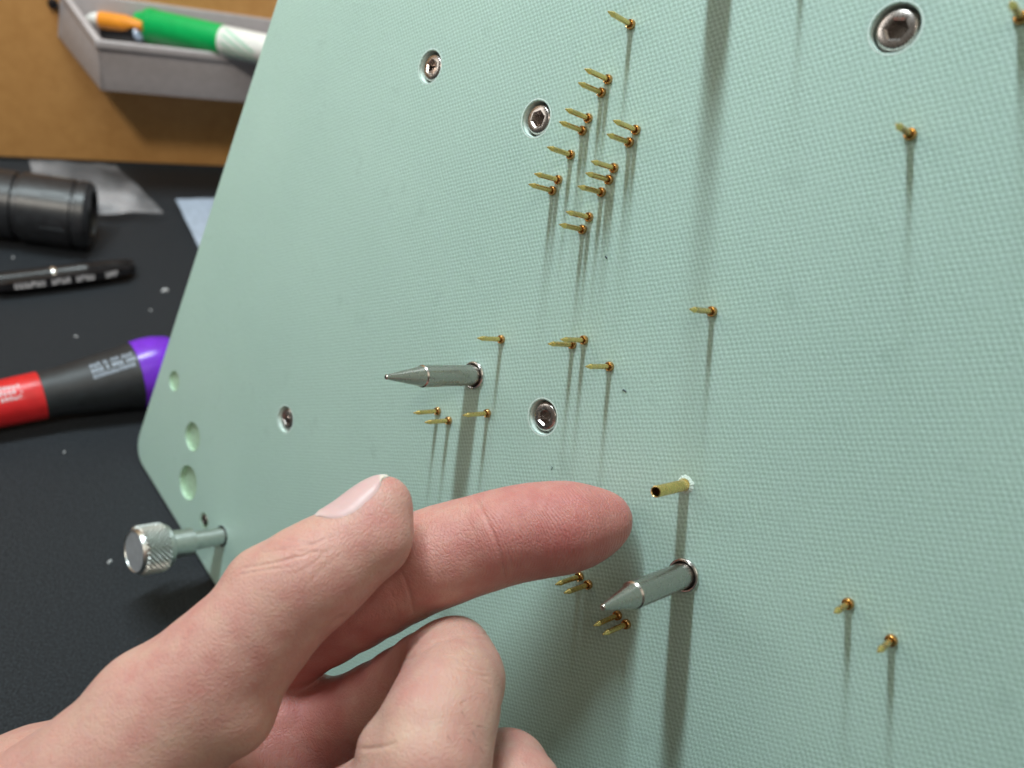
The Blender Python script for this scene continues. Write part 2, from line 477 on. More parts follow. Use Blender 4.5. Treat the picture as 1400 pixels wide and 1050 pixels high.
# pins above the picture whose shadows fall into it
for p, L, nm, lab in (((1098, -75), .80, 'spring_pin', 'gold pin above the top edge whose thin shadow enters the picture'),):
    e = empty(nm, pf(p)); a, c = pin_parts(L)
    mesh_obj('plunger', *a, MAT['gold'], e, smooth=True); mesh_obj('collar', *c, MAT['gold_collar'], e, smooth=True, sharp=50)
    tag(e, lab, 'pin', 'gold spring pins')

# ---------------------------------------------------------------- steel guide pins
for p, L, sh, lab in (((648, 513), 2.55, 1.57, 'left steel guide pin with conical tip above the thumb'),
                      ((935, 786), 2.60, 1.72, 'right steel guide pin with conical tip, below the hollow brass tube'),
                      ((990, -95), 2.55, 1.57, 'steel guide pin above the top edge whose wide shadow enters the picture')):
    e = empty('guide_pin', pf(p))
    r = 0.232
    b_ = lathe([(r, -0.3), (r, 0.04), (r, sh - 0.03), (r + 0.006, sh - 0.02), (r + 0.004, sh), (r - 0.02, sh + 0.03), (0.052, L - 0.05), (0.05, L - 0.02), (0.035, L - 0.004), (0, L)], 48)
    mesh_obj('shaft', *b_, MAT['steel'], e, smooth=True, sharp=20)
    b_ = lathe([(0.25, -0.2), (0.25, 0.02), (0.258, 0.055), (0.285, 0.065), (0.305, 0.05), (0.312, 0.02), (0.312, -0.2)], 48)
    mesh_obj('retaining_ring', *b_, MAT['steel_bright'], e, smooth=True, sharp=60)
    b_ = lathe([(0.228, 0.012), (0.252, 0.012), (0.252, -0.1), (0.228, -0.1)], 32)
    mesh_obj('groove_shade', *b_, MAT['dark'], e)  # black ring stands in for the shade in the groove round the shaft
    tag(e, lab, 'guide pin', 'steel guide pins')

# hollow tube
e = empty('brass_tube', pf((936, 663)))
b_ = lathe([(0.105, -0.2), (0.105, 0.99), (0.100, 1.005), (0.088, 1.01), (0.080, 1.0), (0.080, 0.2), (0, 0.2)], 32)
mesh_obj('tube', *b_, MAT['gold'], e, smooth=True)
b_ = lathe([(0.0785, 0.45), (0, 0.45)], 24); mesh_obj('tube_bore', *b_, MAT['gold_collar'], e)
tag(e, 'open ended hollow brass tube right of the fingertip', 'tube')
V, Fc = [], []
xy = pl((936, 663)); seg = 44
for k in range(seg):
    a = 2 * math.pi * k / seg
    ro = 0.150 + 0.03 * random.random() + 0.03 * max(0, math.sin(a * upw + 0.3))
    V += [(xy[0] + 0.104 * math.cos(a), xy[1] + 0.104 * math.sin(a), 0.012), (xy[0] + 0.13 * math.cos(a), xy[1] + 0.13 * math.sin(a), 0.022 + 0.012 * random.random()),
          (xy[0] + ro * math.cos(a), xy[1] + ro * math.sin(a), 0.002)]
for k in range(seg):
    j = (k + 1) % seg
    for q in range(2): Fc.append((3 * k + q, 3 * j + q, 3 * j + q + 1, 3 * k + q + 1))
mesh_obj('chipped_rim', V, Fc, MAT['laminate_chipped'], plate)

# ---------------------------------------------------------------- knurled thumbscrew
e = empty('thumbscrew', pf((303, 733)))
mesh_obj('shaft', *lathe([(0.27, -0.3), (0.27, 1.0)], 40), MAT['aluminium'], e, smooth=True)
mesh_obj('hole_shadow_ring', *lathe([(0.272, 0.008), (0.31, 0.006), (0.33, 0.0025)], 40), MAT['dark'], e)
mesh_obj('collar', *lathe([(0, 0.98), (0.38, 0.98), (0.41, 1.0), (0.41, 1.74), (0, 1.74)], 40), MAT['aluminium'], e, smooth=True)
seg, rows = 30, 12
kn, kf = [], []
z0, z1 = 1.80, 2.62
mesh_obj('cap_core', *lathe([(0.38, 1.72), (0.60, 1.74), (0.640, 1.79), (0.640, 2.64), (0.60, 2.71), (0.585, 2.715), (0.57, 2.69)], 64), MAT['aluminium'], e, smooth=True)
mesh_obj('end_face', *lathe([(0.575, 2.688), (0.3, 2.692), (0, 2.692)], 48), simple('turned_face', (0.42, 0.44, 0.47, 1), 0.5, 0.4), e, smooth=True)
for i in range(rows + 1):
    for j in range(seg):
        a = 2 * math.pi * (j + 0.5 * (i % 2)) / seg
        kn.append((0.642 * math.cos(a), 0.642 * math.sin(a), z0 + (z1 - z0) * i / rows))
# diamond pyramids
for i in range(1, rows, 1):
    for j in range(seg):
        c = i * seg + j
        if i % 2: l_, r_ = j, (j + 1) % seg
        else: l_, r_ = (j - 1) % seg, j
        up_l, up_r = (i + 1) * seg + l_, (i + 1) * seg + r_
        a = 2 * math.pi * (j + 0.5 * (i % 2)) / seg
        if i + 2 <= rows:
            zc = z0 + (z1 - z0) * (i + 1) / rows
            kn.append((0.735 * math.cos(a), 0.735 * math.sin(a), zc)); k = len(kn) - 1
            top = (i + 2) * seg + j
            kf += [(c, up_r, k), (up_r, top, k), (top, up_l, k), (up_l, c, k)]
mesh_obj('knurling', kn, kf, MAT['aluminium'], e)
tag(e, 'silver knurled thumbscrew sticking out of the plate near its lower left edge', 'knob')

# ---------------------------------------------------------------- lint on the plate
for p, L, ang, lab in (((829, 352), 0.07, 0.3, 'tiny dark fibre below the dense pin cluster'),
                       ((854, 534), 0.10, 0.2, 'tiny dark blue fibre right of the fingertip screw'),
                       ((755, 640), 0.08, 1.4, 'tiny dark blue fibre right above the index finger')):
    V, Fc = [], []
    for i in range(7):
        x = (i / 6 - 0.5) * L; y = 0.012 * math.sin(i * 0.9); w = 0.013 * (1 - (2 * i / 6 - 1) ** 4 * 0.7)
        V += [(x, y - w, 0.012), (x, y, 0.012 + w), (x, y + w, 0.012), (x, y, 0.012 - w)]
    for i in range(6):
        for q in range(4): Fc.append((4 * i + q, 4 * i + (q + 1) % 4, 4 * i + 4 + (q + 1) % 4, 4 * i + 4 + q))
    Fc += [(0, 1, 2, 3), (24, 25, 26, 27)]
    o = mesh_obj('lint_fibre', V, Fc, MAT['lint_blue'], None, smooth=True)
    d_ = ray((p[0] + 20 * math.cos(ang), p[1] + 20 * math.sin(ang))); Q = d_ * D_PLATE / (n @ d_)
    xx = nz(Q - onplate(p)); yy = np.cross(PZ, xx)
    o.matrix_world = frame(onplate(p), xx, yy, PZ)
    tag(o, lab, 'lint', 'lint on the plate')

# ---------------------------------------------------------------- desk things
def lathe_part(name, prof, mat, parent, seg=48, sharp=35): return mesh_obj(name, *lathe(prof, seg), MAT[mat], parent, smooth=True, sharp=sharp)
# screwdriver
A = ondesk((-70, 567), 0.88); B = ondesk((250, 500), 1.30)
LS = np.linalg.norm(B - A)
e = empty('screwdriver', axis_frame(A, B))
def along(px, py, e0=1.0):
    X = ondesk((px, py), e0); return float((X - A) @ nz(B - A))
s1 = along(56, 541, 0.9); s2 = along(186, 517, 1.15)
lathe_part('red_sleeve', [(0, -0.6), (0.74, -0.6), (0.78, -0.4), (0.82, s1 * 0.6), (0.86, s1 - 0.05), (0.85, s1), (0, s1)], 'red_plastic', e)
lathe_part('black_grip', [(0.80, s1 - 0.02), (0.84, s1 + 0.01), (0.88, s1 + 0.6), (0.98, s1 + 0.4 * (s2 - s1)), (1.16, s2 - 0.5), (1.27, s2), (1.1, s2 + 0.02)], 'black_rubber', e)
pe = lathe_part('purple_end', [(1.2, s2 - 0.01), (1.275, s2 + 0.01), (1.33, s2 + 0.35), (1.34, s2 + 0.8), (1.26, s2 + 1.3), (1.0, s2 + 1.75), (0.55, s2 + 2.0), (0, s2 + 2.08)], 'purple_plastic', e)
def cyl_print(name, parent, rad_fn, z0, z1, ang0, rows, mat, h=0.10, gap=0.07):
    """small unreadable printed strokes wrapped on a handle"""
    V, Fc = [], []
    for rw in range(rows):
        z = z0
        while z < z1:
            w = random.uniform(0.05, 0.11)
            a0 = ang0 + rw * (h + gap) / rad_fn(z); kk = random.choice((0, 1, 2))
            bars = [(z, z + 0.03, 0, 1)] + ([(z, z + w, 0.0, 0.25)] if kk != 1 else []) + ([(z, z + w, 0.75, 1)] if kk else []) + [(z + w - 0.03, z + w, 0.2 * kk, 1)]
            for (za, zb, fa, fb) in bars:
                b0 = len(V)
                for zz, ff in ((za, fa), (zb, fa), (zb, fb), (za, fb)):
                    aa = a0 + ff * h / rad_fn(zz); rr = rad_fn(zz) + 0.006 + 0.0005 * (b0 % 7)
                    V.append((rr * math.cos(aa), rr * math.sin(aa), zz))
                Fc.append((b0, b0 + 1, b0 + 2, b0 + 3))
            z += w + 0.045
            if random.random() < 0.15: z += 0.09
    return tag(mesh_obj(name, V, Fc, MAT[mat], parent), kind='stuff')
tag(e, 'red, black and purple screwdriver handle lying on the desk at the left', 'screwdriver')
# camera-facing angle in the handle's own frame
def face_ang(emp, X):
    Mi = np.array(emp.matrix_world.inverted()); c = (Mi @ np.append(W([0, 0, 0]), 1))[:3]; return math.atan2(c[1], c[0])
def up_ang(emp):
    Mi = np.array(emp.matrix_world.inverted()); c = Mi[:3, :3] @ np.array([0, 0, 1.0]); return math.atan2(c[1], c[0])
fa, ua = face_ang(e, A), up_ang(e)
def lerp_ang(a, b, k):
    d = (b - a + math.pi) % (2 * math.pi) - math.pi; return a + d * k
am = lerp_ang(fa, ua, 0.8)
cyl_print('lettering', e, lambda z: 0.83 if z < s1 else 0.90, s1 - 1.5, s1 - 0.35, am, 3, 'print', 0.13, 0.08)
cyl_print('lettering', e, lambda z: 0.88 + (z - s1 - 0.6) / max(0.1, s2 - s1 - 0.6) * 0.40, s1 + 1.6, s2 - 0.12, lerp_ang(fa, ua, 0.85), 3, 'paper', 0.15, 0.07)

# pen
A = ondesk((-90, 398), 0.45); B = ondesk((182, 364), 0.45)
LP = np.linalg.norm(B - A); e = empty('clip_pen', axis_frame(A, B))
lathe_part('barrel', [(0, 0), (0.43, 0), (0.44, LP * 0.45), (0.445, LP * 0.72), (0.455, LP * 0.725), (0.455, LP * 0.75), (0.44, LP * 0.755), (0.40, LP - 0.8), (0.36, LP - 0.25), (0.34, LP - 0.22), (0.34, LP - 0.05), (0.30, LP), (0, LP)], 'black_plastic', e)
lathe_part('trim_ring', [(0.452, LP * 0.55), (0.462, LP * 0.555), (0.462, LP * 0.57), (0.452, LP * 0.575)], 'steel_bright', e)
fa, ua = face_ang(e, A), up_ang(e)
ca = lerp_ang(fa, ua, -0.35)
def local_slab(name, emp, ang, r0, r1, w, za, zb, mat, bow=0.0):
    V = []; ca_, sa_ = math.cos(ang), math.sin(ang); K = 10
    for i in range(K + 1):
        z = za + (zb - za) * i / K; bo = bow * math.sin(math.pi * i / K); ww = w * (1 - 0.35 * (abs(2 * i / K - 1)) ** 3)
        for rr, tt in ((r0 + bo, -ww), (r1 + bo, -ww * 0.8), (r1 + bo, ww * 0.8), (r0 + bo, ww)):
            V.append((rr * ca_ - tt * sa_, rr * sa_ + tt * ca_, z))
    Fc = [(0, 1, 2, 3), (4 * K, 4 * K + 1, 4 * K + 2, 4 * K + 3)]
    for i in range(K):
        for q in range(4): Fc.append((4 * i + q, 4 * i + (q + 1) % 4, 4 * i + 4 + (q + 1) % 4, 4 * i + 4 + q))
    return mesh_obj(name, V, Fc, MAT[mat], emp, smooth=True)
cl = local_slab('clip', e, ca, 0.38, 0.60, 0.24, LP - 5.6, LP - 0.3, 'black_plastic', 0.10)
V, Fc = [], []
z = LP - 5.0
for wlen in (6, 0, 4, 0, 4, 0, 0, 3):
    if wlen == 0: z += 0.22; continue
    for _ in range(wlen):
        w = random.uniform(0.12, 0.17)
        for (za, zb, ta, tb) in ((z, z + 0.045, -0.12, 0.12), (z, z + w, random.choice((-0.12, 0.06)), None, ), (z + w - 0.045, z + w, -0.10, random.uniform(0.0, 0.12))):
            tb = ta + 0.06 if tb is None else tb
            b0 = len(V)
            for zz, tt in ((za, ta), (zb, ta), (zb, tb), (za, tb)):
                rr = 0.606 + 0.10 * math.sin(math.pi * (zz - LP + 5.6) / 5.3) + 0.0004 * (b0 % 5)
                V.append((rr * math.cos(ca) - tt * math.sin(ca), rr * math.sin(ca) + tt * math.cos(ca), zz))
            Fc.append((b0, b0 + 1, b0 + 2, b0 + 3))
        z += w + 0.05
tag(mesh_obj('lettering', V, Fc, MAT['print'], cl), kind='stuff')
tag(e, 'glossy black pen with white print on its clip, lying on the desk', 'pen')

# flashlight
A = ondesk((-110, 263), 1.55); B = ondesk((127, 296), 1.55)
LF = np.linalg.norm(B - A); e = empty('flashlight', axis_frame(A, B))
r = 1.56
lathe_part('body', [(0, 0), (1.3, 0), (1.34, 2.0), (1.38, LF - 4.4), (1.50, LF - 4.2), (1.52, LF - 3.1), (1.40, LF - 3.05), (1.40, LF - 2.85), (r, LF - 2.8), (r, LF - 0.75), (1.47, LF - 0.70), (1.47, LF - 0.60), (r, LF - 0.55), (r - 0.02, LF - 0.2), (r - 0.14, LF - 0.02), (1.2, LF), (1.15, LF - 0.2), (0, LF - 0.2)], 'black_metal', e, 64, 25)
fa, ua = face_ang(e, A), up_ang(e)
for k in range(6):
    a = lerp_ang(fa, ua, 0.45) + k * math.pi / 3
    local_slab('grip_rib', e, a, r - 0.05, r + 0.04, 0.09, LF - 1.9, LF - 0.9, 'black_metal')
local_slab('side_switch', e, lerp_ang(fa, ua, 0.6), 1.32, 1.62, 0.45, LF - 5.5, LF - 3.9, 'black_rubber')
tag(e, 'black metal flashlight lying at the back of the desk, cut by the left edge', 'flashlight')

# clear plastic bag
def crumple_sheet(name, corners, mat, nx=26, ny=18, amp=0.18, thick=0.03, seed=1):
    r_ = np.random.default_rng(seed); V, Fc = [], []
    ph = r_.uniform(0, 6.28, 8); kx = r_.uniform(2, 9, 8); ky = r_.uniform(-9, 9, 8)
    c = [np.asarray(W(q)) for q in corners]
    nn = nz(np.cross(c[1] - c[0], c[3] - c[0]))
    if nn[2] < 0: nn = -nn
    for lay in (0, 1):
        for i in range(nx + 1):
            for j in range(ny + 1):
                a, b2 = i / nx, j / ny
                X = (1 - a) * (1 - b2) * c[0] + a * (1 - b2) * c[1] + a * b2 * c[2] + (1 - a) * b2 * c[3]
                hh = sum(abs(math.sin(kx[q] * a + ky[q] * b2 + ph[q])) for q in range(8)) / 8 * amp
                puff = thick * (math.sin(math.pi * a) * math.sin(math.pi * b2) + 0.15)
                V.append(X + nn * (hh + (puff if lay else 0)))
    M_ = (nx + 1) * (ny + 1)
    for lay in (0, 1):
        for i in range(nx):
            for j in range(ny):
                q = lay * M_ + i * (ny + 1) + j; Fc.append((q, q + 1, q + ny + 2, q + ny + 1))
    rim = [i * (ny + 1) for i in range(nx + 1)] + [nx * (ny + 1) + j for j in range(1, ny + 1)] + [i * (ny + 1) + ny for i in range(nx - 1, -1, -1)] + [j for j in range(ny - 1, 0, -1)]
    for a, b2 in zip(rim, rim[1:] + rim[:1]): Fc.append((a, b2, b2 + M_, a + M_))
    return mesh_obj(name, V, Fc, MAT[mat], None, smooth=True, sharp=60)
o = crumple_sheet('plastic_bag', [ondesk((60, 300), 0.1), ondesk((224, 297), 0.25), ondesk((158, 232), 0.8), ondesk((40, 226), 1.2)], 'clear_film', amp=0.5, thick=0.35, seed=3)
tag(o, 'crumpled clear plastic bag behind the flashlight', 'bag')
o = crumple_sheet('plastic_sleeve', [ondesk((274, 345), 0.05), ondesk((360, 360), 0.1), ondesk((350, 272), 0.3), ondesk((240, 274), 0.3)], 'paper', amp=0.12, thick=0.08, seed=5)
tag(o, 'pale bluish plastic sleeve on the desk, half hidden by the plate', 'sleeve')

# crumbs on the desk
CR = [((150, 768), 0.10, 'small white crumb on the desk beside the knurled thumbscrew'), ((226, 397), 0.20, 'pale crumb on the desk between the pen and the plate'),
      ((206, 424), 0.08, 'faint tiny crumb below the larger pale crumb near the plate'), ((104, 460), 0.09, 'tiny crumb on the desk between pen and screwdriver'),
      ((88, 618), 0.07, 'tiny crumb just below the screwdriver handle'), ((18, 352), 0.10, 'tiny crumb on the desk below the flashlight')]
for p, s, lab in CR:
    s *= 0.62
    bm = bmesh.new(); bmesh.ops.create_icosphere(bm, subdivisions=2, radius=s)
    for vv in bm.verts:
        vv.co = Vector((vv.co.x * 1.5, vv.co.y * 0.8, vv.co.z * 0.7)) * random.uniform(0.75, 1.2)
    me = bpy.data.meshes.new('crumb'); bm.to_mesh(me); bm.free(); me.materials.append(MAT['crumb'])
    o = link(bpy.data.objects.new('crumb', me)); o.location = W(ondesk(p, s * 0.5)); o.rotation_euler.z = random.uniform(0, 6)
    tag(o, lab, 'crumb', 'crumbs on the desk')

# ---------------------------------------------------------------- tray on the board
DT = 4.0
TLf, BLf = onboard((133, 56), DT), onboard((138, 124), DT - 0.25)
TLb, BLb = onboard((82, -14), 0.02), onboard((79, 50), 0.02)
run = 17.0
e = empty('parts_tray', frame(BLb, t_wall, -g, np.cross(t_wall, -g)))
def shift(X, s): return X + t_wall * s
def wall(name, P4, thick_dir, th):
    return hexa(name, [*P4, *[p + thick_dir * th for p in P4]], MAT['tray_plastic'], e, 0.05)
dB = -g * 1.0
wall('front_panel', [BLf, shift(BLf, run), shift(TLf, run), TLf], -bn, 0.16)
wall('side_panel', [BLb, BLf, TLf, TLb], t_wall, 0.16)
wall('side_panel', [shift(BLb, run), shift(BLf, run), shift(TLf, run), shift(TLb, run)], -t_wall, 0.16)
wall('back_panel', [BLb, shift(BLb, run), shift(TLb, run), TLb], bn, 0.16)
wall('tray_floor', [BLb + dB * 0.05, shift(BLb, run) + dB * 0.05, shift(BLf, run) + dB * 0.05, BLf + dB * 0.05], -g, 0.16)
rim = hexa('rim', slab(TLf, t_wall, -g, bn, -0.12, run + 0.1, -0.30, 0.10, -0.05, 0.16), MAT['tray_plastic'], e, 0.08)
sd = nz(TLf - TLb); hexa('rim', slab(TLb, sd, -g, t_wall, 0, np.linalg.norm(TLf - TLb) - 0.05, -0.25, 0.08, -0.10, 0.2), MAT['tray_plastic'], e, 0.06)
tag(e, 'grey plastic tray mounted on the tan board', 'tray')
# marker
A = at((187, 31), 41.2); B = at((420, 80), 39.9)
LM = np.linalg.norm(B - A); e = empty('marker_pen', axis_frame(A, B))
k = np.linalg.norm(at((311, 54), 40.8) - A)
cap = lathe_part('cap', [(0, 0), (0.45, 0.02), (0.56, 0.12), (0.58, 0.55), (0.56, 0.62), (0.80, 0.66), (0.84, 0.75), (0.84, 1.0), (0.80, 1.05), (0.76, k - 0.1), (0.74, k), (0.5, k)], 'green_plastic', e, sharp=25)
lathe_part('barrel', [(0.70, k - 0.05), (0.72, k + 0.02), (0.72, LM), (0, LM)], 'white_plastic', e)
fa = face_ang(e, A); ua = up_ang(e)
V, Fc = [], []
for q in range(5):
    a0 = fa - 1.0 + q * 0.5
    for i in range(8):
        z = k + 0.25 + i * 0.22; a = a0 + 0.16 * i; b0 = len(V)
        for dz, da in ((0, 0), (0.22, 0.16), (0.22, 0.34), (0, 0.18)):
            V.append((0.726 * math.cos(a + da), 0.726 * math.sin(a + da), z + dz))
        Fc.append((b0, b0 + 1, b0 + 2, b0 + 3))
mesh_obj('label_stripe', V, Fc, MAT['green_print'], e)
tag(e, 'thick green capped marker lying in the grey tray', 'marker')
# other pens in the tray
def stick(name, pa, za, pb, zb, parts, lab, cat):
    A = at(pa, za); B = at(pb, zb); L = np.linalg.norm(B - A); e = empty(name, axis_frame(A, B))
    for nm, prof, mt in parts(L): lathe_part(nm, prof, mt, e, 24)
    tag(e, lab, cat)
stick('highlighter', (104, 22), 40.6, (196, 36), 40.4, lambda L: [('cap', [(0, 0), (0.26, 0.02), (0.30, 0.15), (0.32, L * .36), (0.2, L * .36)], 'white_plastic'), ('barrel', [(0.3, L * .355), (0.40, L * .37), (0.40, L * .75), (0.28, L * .9), (0.22, L), (0, L)], 'orange_plastic')], 'orange pen with white end in the grey tray', 'pen')
stick('pen_light', (136, 42), 41.4, (190, 46), 40.6, lambda L: [('body', [(0, 0), (0.40, 0), (0.42, 0.2), (0.42, L - 0.3), (0.46, L - 0.25), (0.46, L), (0.36, L)], 'black_plastic'), ('lens', [(0.37, L - 0.02), (0.30, L + 0.08), (0, L + 0.14)], 'lens')], 'short black penlight in the tray below the orange pen', 'penlight')
stick('eraser_cap', (150, 27), 41.4, (146, 8), 41.2, lambda L: [('stem', [(0.16, 0), (0.18, L * 0.4), (0, L * .4)], 'white_plastic'), ('knob', [(0.0, L * .3), (0.24, L * .35), (0.27, L * .7), (0.2, L), (0, L * 1.05)], 'white_plastic')], 'small white rounded cap standing up in the tray', 'cap')
# push pin + black cable at the upper left
o = mesh_obj('push_pin', *lathe([(0, 0.35), (0.18, 0.33), (0.24, 0.22), (0.24, 0.05), (0.16, 0.0)], 20), MAT['black_plastic'], None, smooth=True)
yy = np.cross(bn, t_wall); o.matrix_world = frame(onboard((72, 4), 0.0), t_wall, yy, bn)
tag(o, 'small round black peg in the tan board left of the tray', 'peg')
A = at((-32, 110), 41); B = at((12, -30), 41)
o = mesh_obj('black_cable', *lathe([(0, 0), (0.70, 0.01), (0.70, 7.0), (0, 7.02)], 24), MAT['black_rubber'], None, smooth=True); o.matrix_world = axis_frame(A, B)
tag(o, 'thick black cable at the top left corner in front of the board', 'cable')

# ---------------------------------------------------------------- the hand: one continuous surface
def P(px, py, z): return at((px, py), z)
def chain(*k):   # (px, py, z, radius cm)
    return [(P(a, b_, c), r_) for a, b_, c, r_ in k]
INDEX = chain((828, 711, 15.15, .50), (800, 717, 15.10, .72), (755, 722, 15.05, .845), (700, 731, 15.0, .86), (655, 744, 15.0, .865), (605, 759, 15.1, .905), (548, 782, 15.3, .95), (480, 818, 15.7, .99), (400, 862, 16.2, 1.02), (300, 920, 16.8, 1.10))
THUMB = chain((529, 682, 13.9, .35), (518, 702, 13.85, .55), (499, 730, 13.75, .67), (467, 760, 13.6, .76), (427, 788, 13.4, .86), (392, 816, 13.3, .875), (345, 868, 13.2, .93), (287, 930, 13.1, 1.05), (222, 995, 13.0, 1.17), (150, 1068, 12.9, 1.30), (20, 1170, 12.9, 1.42))
MIDDLE = chain((330, 1030, 16.8, 1.0), (470, 986, 16.0, .84), (552, 943, 15.2, .78), (608, 914, 14.5, .80), (614, 945, 13.7, .86), (596, 1000, 13.0, .93), (570, 1085, 12.6, .92), (470, 1125, 13.6, .85))
RING = chain((420, 1130, 16.6, .95), (560, 1090, 15.6, .82), (692, 1062, 14.4, .78), (690, 1130, 13.2, .82), (600, 1200, 12.9, .8))
PALM = chain((300, 940, 16.6, 1.15), (330, 1040, 16.3, 1.15), (250, 1090, 15.2, 1.6), (60, 1150, 14.6, 1.9), (-80, 1230, 14.2, 1.9))
PALM2 = chain((390, 985, 15.9, .62), (400, 1080, 15.6, .8), (330, 1130, 15.0, 1.2))
PALM3 = chain((412, 962, 16.5, .50), (425, 985, 16.4, .75), (400, 1040, 16.2, .9), (500, 1030, 16.2, .9), (560, 1060, 15.6, .9))
def seg_d(p, a, ra, b, rb):
    ba = (b - a).astype(np.float32); pa = p - a.astype(np.float32)
    h = np.clip((pa @ ba) / np.float32(ba @ ba), 0, 1)
    q = pa - h[..., None] * ba
    return np.sqrt(np.einsum('...i,...i', q, q)) - (np.float32(ra) + h * np.float32(rb - ra))
def smin(a, b_, k):
    h = np.maximum(k - np.abs(a - b_), 0) / k
    return np.minimum(a, b_) - h * h * k * 0.25
def catmull(ch, per=3):
    out = []
    pts = [np.append(c, r_) for c, r_ in ch]
    pts = [2 * pts[0] - pts[1]] + pts + [2 * pts[-1] - pts[-2]]
    for i in range(1, len(pts) - 2):
        for k in range(per):
            t = k / per; p0, p1, p2, p3 = pts[i - 1:i + 3]
            out.append(0.5 * ((2 * p1) + (-p0 + p2) * t + (2 * p0 - 5 * p1 + 4 * p2 - p3) * t * t + (-p0 + 3 * p1 - 3 * p2 + p3) * t ** 3))
    out.append(pts[-2])
    return [(o_[:3], max(0.05, o_[3])) for o_ in out]
CH = {k: catmull(c, 2) for k, c in dict(I=INDEX, T=THUMB, M=MIDDLE, R=RING, P=PALM, Q=PALM2, S=PALM3).items()}
def chain_d(p, ch, k=0.10):
    d = None
    for (a, ra), (b_, rb) in zip(ch, ch[1:]):
        e_ = seg_d(p, a, ra, b_, rb); d = e_ if d is None else smin(d, e_, k)
    return d
BL = [  # extra soft masses: (point, radius, blend)  pulp of the index, thumb IP knuckle, MCP bump, tendon
    ('I', P(775, 722, 14.75), .66, .35), ('I', P(690, 735, 14.62), .60, .30), ('I', P(600, 768, 14.75), .62, .35),
    ('T', P(352, 792, 13.35), .46, .30), ('T', P(190, 950, 13.0), .55, .5), ('T', P(330, 985, 12.85), .42, .5), ('T', P(522, 742, 13.6), .46, .3),
    ('M', P(628, 885, 14.55), .48, .35), ('M', P(648, 930, 14.1), .46, .35), ('M', P(520, 1020, 12.9), .36, .3)]
GROUPS = [('I', .10), ('T', .14), ('M', .10), ('R', .10), ('P', .4), ('Q', .3), ('S', .3)]
def combine(D):
    dP = smin(smin(D['P'], D['Q'], 0.5), D['S'], 0.2)
    A_ = smin(smin(D['M'], dP, 0.30), D['R'], 0.05)
    A_ = smin(smin(D['I'], dP, 0.30), A_, 0.05)
    return smin(A_, D['T'], 0.10)
def sdf(p):
    D = {q: chain_d(p, CH[q], k) for q, k in GROUPS}
    for w, c, r_, k in BL:
        D[w] = smin(D[w], np.sqrt(((p - c.astype(np.float32)) ** 2).sum(-1)) - r_, k)
    return combine(D)
lo = np.array([-9.6, 1.35, 11.4]); hi = np.array([2.35, 8.3, 18.2]); hs = 0.06
nx, ny, nzz = [int(math.ceil((b_ - a) / hs)) for a, b_ in zip(lo, hi)]
ax = [np.float32(lo[i]) + hs * np.arange(k, dtype=np.float32) for i, k in enumerate((nx, ny, nzz))]
D = {}
def sub(lo_, hi_):
    sl = []
    for i in range(3):
        a = int(max(0, math.floor((lo_[i] - 0.75 - lo[i]) / hs))); b_ = int(min(len(ax[i]), math.ceil((hi_[i] + 0.75 - lo[i]) / hs) + 1))
        if b_ <= a: return None, None
        sl.append(slice(a, b_))
    G = np.empty(tuple(q.stop - q.start for q in sl) + (3,), np.float32)
    G[..., 0] = ax[0][sl[0]][:, None, None]; G[..., 1] = ax[1][sl[1]][None, :, None]; G[..., 2] = ax[2][sl[2]][None, None, :]
    return tuple(sl), G
for q, k in GROUPS:
    D[q] = np.full((nx, ny, nzz), 9.0, np.float32)
    for (a, ra), (b_, rb) in zip(CH[q], CH[q][1:]):
        r_ = max(ra, rb); sl, G = sub(np.minimum(a, b_) - r_, np.maximum(a, b_) + r_)
        if sl: D[q][sl] = smin(D[q][sl], seg_d(G, a, ra, b_, rb), k)
for w, c, r_, k in BL:
    sl, G = sub(c - r_, c + r_)
    D[w][sl] = smin(D[w][sl], np.sqrt(((G - c.astype(np.float32)) ** 2).sum(-1)) - r_, k)
vol = combine(D); del D
vol[0] = np.maximum(vol[0], 0.02); vol[:, -1] = np.maximum(vol[:, -1], 0.02); vol[:, :, 0] = np.maximum(vol[:, :, 0], 0.02); vol[:, :, -1] = np.maximum(vol[:, :, -1], 0.02)
def surface_nets(vol):
    neg = vol < 0
    sh = np.array(vol.shape) - 1
    acc = np.zeros(tuple(sh) + (3,), np.float32); cnt = np.zeros(tuple(sh), np.float32)
    sl = lambda o: tuple(slice(o[i], o[i] + sh[i]) for i in range(3))
    corners = [(i, j, k) for i in (0, 1) for j in (0, 1) for k in (0, 1)]
    for a in corners:
        for d in range(3):
            if a[d]: continue
            b_ = list(a); b_[d] = 1
            va, vb = vol[sl(a)], vol[sl(b_)]
            cr = (va < 0) != (vb < 0)
            t = np.where(cr, va / np.where(cr, va - vb, 1), 0)
            for q in range(3):
                acc[..., q] += np.where(cr, a[q] + (t if q == d else 0), 0)
            cnt += cr
    act = cnt > 0
    ids = -np.ones(tuple(sh), np.int64); idx = np.argwhere(act); ids[act] = np.arange(len(idx))
    verts = idx + acc[act] / cnt[act][:, None]
    quads = []
    for d in range(3):
        e1, e2 = (d + 1) % 3, (d + 2) % 3
        a = [slice(0, -1) if q == d else slice(1, -1) for q in range(3)]; b_ = list(a); b_[d] = slice(1, None)
        na, nb = neg[tuple(a)], neg[tuple(b_)]
        loc = np.argwhere(na != nb); flip = na[tuple(loc.T)]
        for q in range(3):
            if q != d: loc[:, q] += 1
        def cell(o1, o2):
            c = loc.copy(); c[:, e1] -= o1; c[:, e2] -= o2; return ids[tuple(c.T)]
        Q = np.stack([cell(0, 0), cell(1, 0), cell(1, 1), cell(0, 1)], 1)
        Q[~flip] = Q[~flip][:, ::-1]; quads.append(Q)
    return verts, np.concatenate(quads)
hv, hq = surface_nets(vol)
del vol
hv = lo + hv * hs
